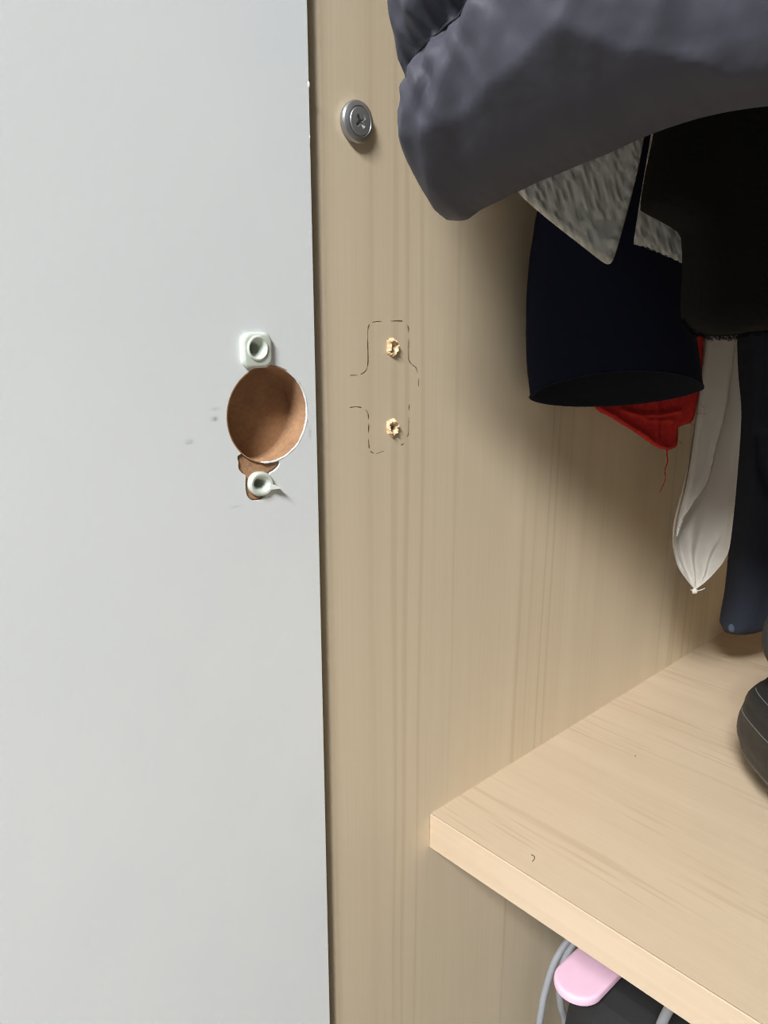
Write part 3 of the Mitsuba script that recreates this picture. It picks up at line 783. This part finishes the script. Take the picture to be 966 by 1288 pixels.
def bag_pt(u, v, lift=0.0):
    """u: around the outline of the front, v: from the back (-90 degrees) over the rim to the front (90)."""
    def sp(w, m):
        return np.sign(w) * np.abs(w) ** m
    cv = sp(np.cos(v), 0.55)
    s = 0.287 + 0.105 * cv * sp(np.cos(u), 0.62)
    z = 0.6070 + 0.032 + 0.032 * cv * sp(np.sin(u), 0.62)
    o = 0.046 * sp(np.sin(v), 0.6)
    q = (s, z, o)
    # diamond quilting
    a, b = (s + 0.9 * z) * 48, (s - 0.9 * z) * 48
    pill = np.abs(np.sin(a * math.pi)) ** 0.6 * np.abs(np.sin(b * math.pi)) ** 0.6
    k = 1 + 0.022 * (pill - 0.5) * np.clip((z - 0.607) / 0.006, 0, 1)
    s = 0.287 + (s - 0.287) * (1 + (k - 1) * 0.6)
    o = o * (1 + (k - 1) * 1.6)
    return BC + np.outer(s, BE) + np.outer(o + lift, BN) + np.outer(np.maximum(z + 0 * s, 0.6070), [0, 0, 1])


NU, NV = 220, 90
uu, vv = np.meshgrid(np.arange(NU) / NU * 2 * math.pi, np.linspace(-math.pi / 2, math.pi / 2, NV), indexing='xy')
BV = bag_pt(uu.ravel(), vv.ravel())
BF = []
for k in range(NV - 1):
    for j in range(NU):
        b, c = k * NU + j, k * NU + (j + 1) % NU
        BF += [[b, c, c + NU], [b, c + NU, b + NU]]
obj('quilted_handbag__body', trimesh.Trimesh(BV, BF, process=False), 'leather', smooth=True)
tag('quilted_handbag', 'small black quilted handbag lying on the shelf at the right edge', 'bag')
stl = []
for v0 in (0.62, 0.98):
    th_ = np.linspace(0.30 * math.pi, 1.62 * math.pi, 120)
    P = bag_pt(th_, 0 * th_ + v0, 0.0006)
    for i in range(0, 119, 3):
        stl.append(tube(P[i:i + 3], 0.0005, 5))
for u0 in np.linspace(0.74, 1.30, 6) * math.pi:
    v_ = np.linspace(-0.3, 0.98, 30)
    stl.append(tube(bag_pt(0 * v_ + u0, v_, 0.0002), 0.0003, 5))
obj('quilted_handbag__stitching', trimesh.util.concatenate(stl), 'stitch', smooth=True)
tag('quilted_handbag__stitching', 'grey stitch lines')
hq = spline([(0.218, 0.652), (0.196, 0.674), (0.1835, 0.693), (0.190, 0.712), (0.225, 0.726), (0.30, 0.730), (0.355, 0.712), (0.375, 0.655)], 8)
obj('quilted_handbag__handle', tube(BC + np.outer(hq[:, 0], BE) + np.outer(hq[:, 1], [0, 0, 1]), 0.0036, 12), 'leather', smooth=True)
tag('quilted_handbag__handle', 'black looped handle')
u_ = np.linspace(0.45 * math.pi, 1.55 * math.pi, 70)
obj('quilted_handbag__piping', tube(bag_pt(u_, 0 * u_ + 0.80, 0.0), 0.0012, 8), 'leather', smooth=True)

# ------------------------------------------------------------------ below the shelf: black bag, pink box, grey cable
bag = box(0.040, 0.30, 0.121, 0.47, 0.0802, 0.4925, 0.022)
bag = bag.subdivide_to_size(0.012)
bv = bag.vertices
bag.vertices = bv + (bag.vertex_normals * (0.010 * (meshkit.fbm(bv * 22, 3, 3) - 0.5))[:, None]) * np.clip((bv[:, 2:3] - 0.09) / 0.02, 0, 1)
obj('black_tote_bag__body', bag, 'bag_cloth', smooth=50)
tag('black_tote_bag', 'black cloth bag standing under the shelf', 'bag')
hp_ = spline([(0.098, 0.135, 0.478), (0.098, 0.124, 0.500), (0.104, 0.118, 0.527), (0.112, 0.118, 0.548), (0.128, 0.120, 0.565), (0.150, 0.122, 0.560), (0.166, 0.124, 0.530), (0.170, 0.130, 0.480)], 8)
obj('black_tote_bag__handle', tube(hp_, 0.0024, 10), 'cable', smooth=True)
tag('black_tote_bag__handle', 'grey cord handle')
pk = []
for zz, g in ((0.4950, -0.0010), (0.4956, -0.0002), (0.4965, 0.0), (0.4982, 0.0), (0.4992, -0.0004), (0.4998, -0.0012), (0.5001, -0.0024)):
    q = sg.LineString([(0.0513, 0.1270), (0.0513, 0.205)]).buffer(0.0132 + g, 24)
    c = np.array(q.exterior.coords)
    pk.append(np.column_stack([c, np.full(len(c), zz)]))
pinkm = trimesh.convex.convex_hull(np.vstack(pk))
obj('pink_box', pinkm, 'pink', smooth=30)
tag('pink_box', 'pink rounded plastic case lying on the black bag under the shelf', 'case')
for i, pth in enumerate(([(0.050, 0.215, 0.494), (0.034, 0.190, 0.497), (0.024, 0.170, 0.486), (0.019, 0.156, 0.472), (0.018, 0.147, 0.452), (0.019, 0.141, 0.430), (0.018, 0.130, 0.35), (0.018, 0.12, 0.20), (0.020, 0.10, 0.0835)],
                         [(0.055, 0.225, 0.495), (0.037, 0.192, 0.4975), (0.028, 0.176, 0.488), (0.023, 0.160, 0.474), (0.021, 0.157, 0.455), (0.022, 0.159, 0.435), (0.022, 0.166, 0.412), (0.020, 0.175, 0.34), (0.020, 0.18, 0.2), (0.022, 0.16, 0.0835)])):
    obj('grey_cable__strand', tube(spline(pth, 10), 0.0021, 12), 'cable', smooth=True)
tag('grey_cable', 'grey cable hanging between the side panel and the pink case', 'cable')
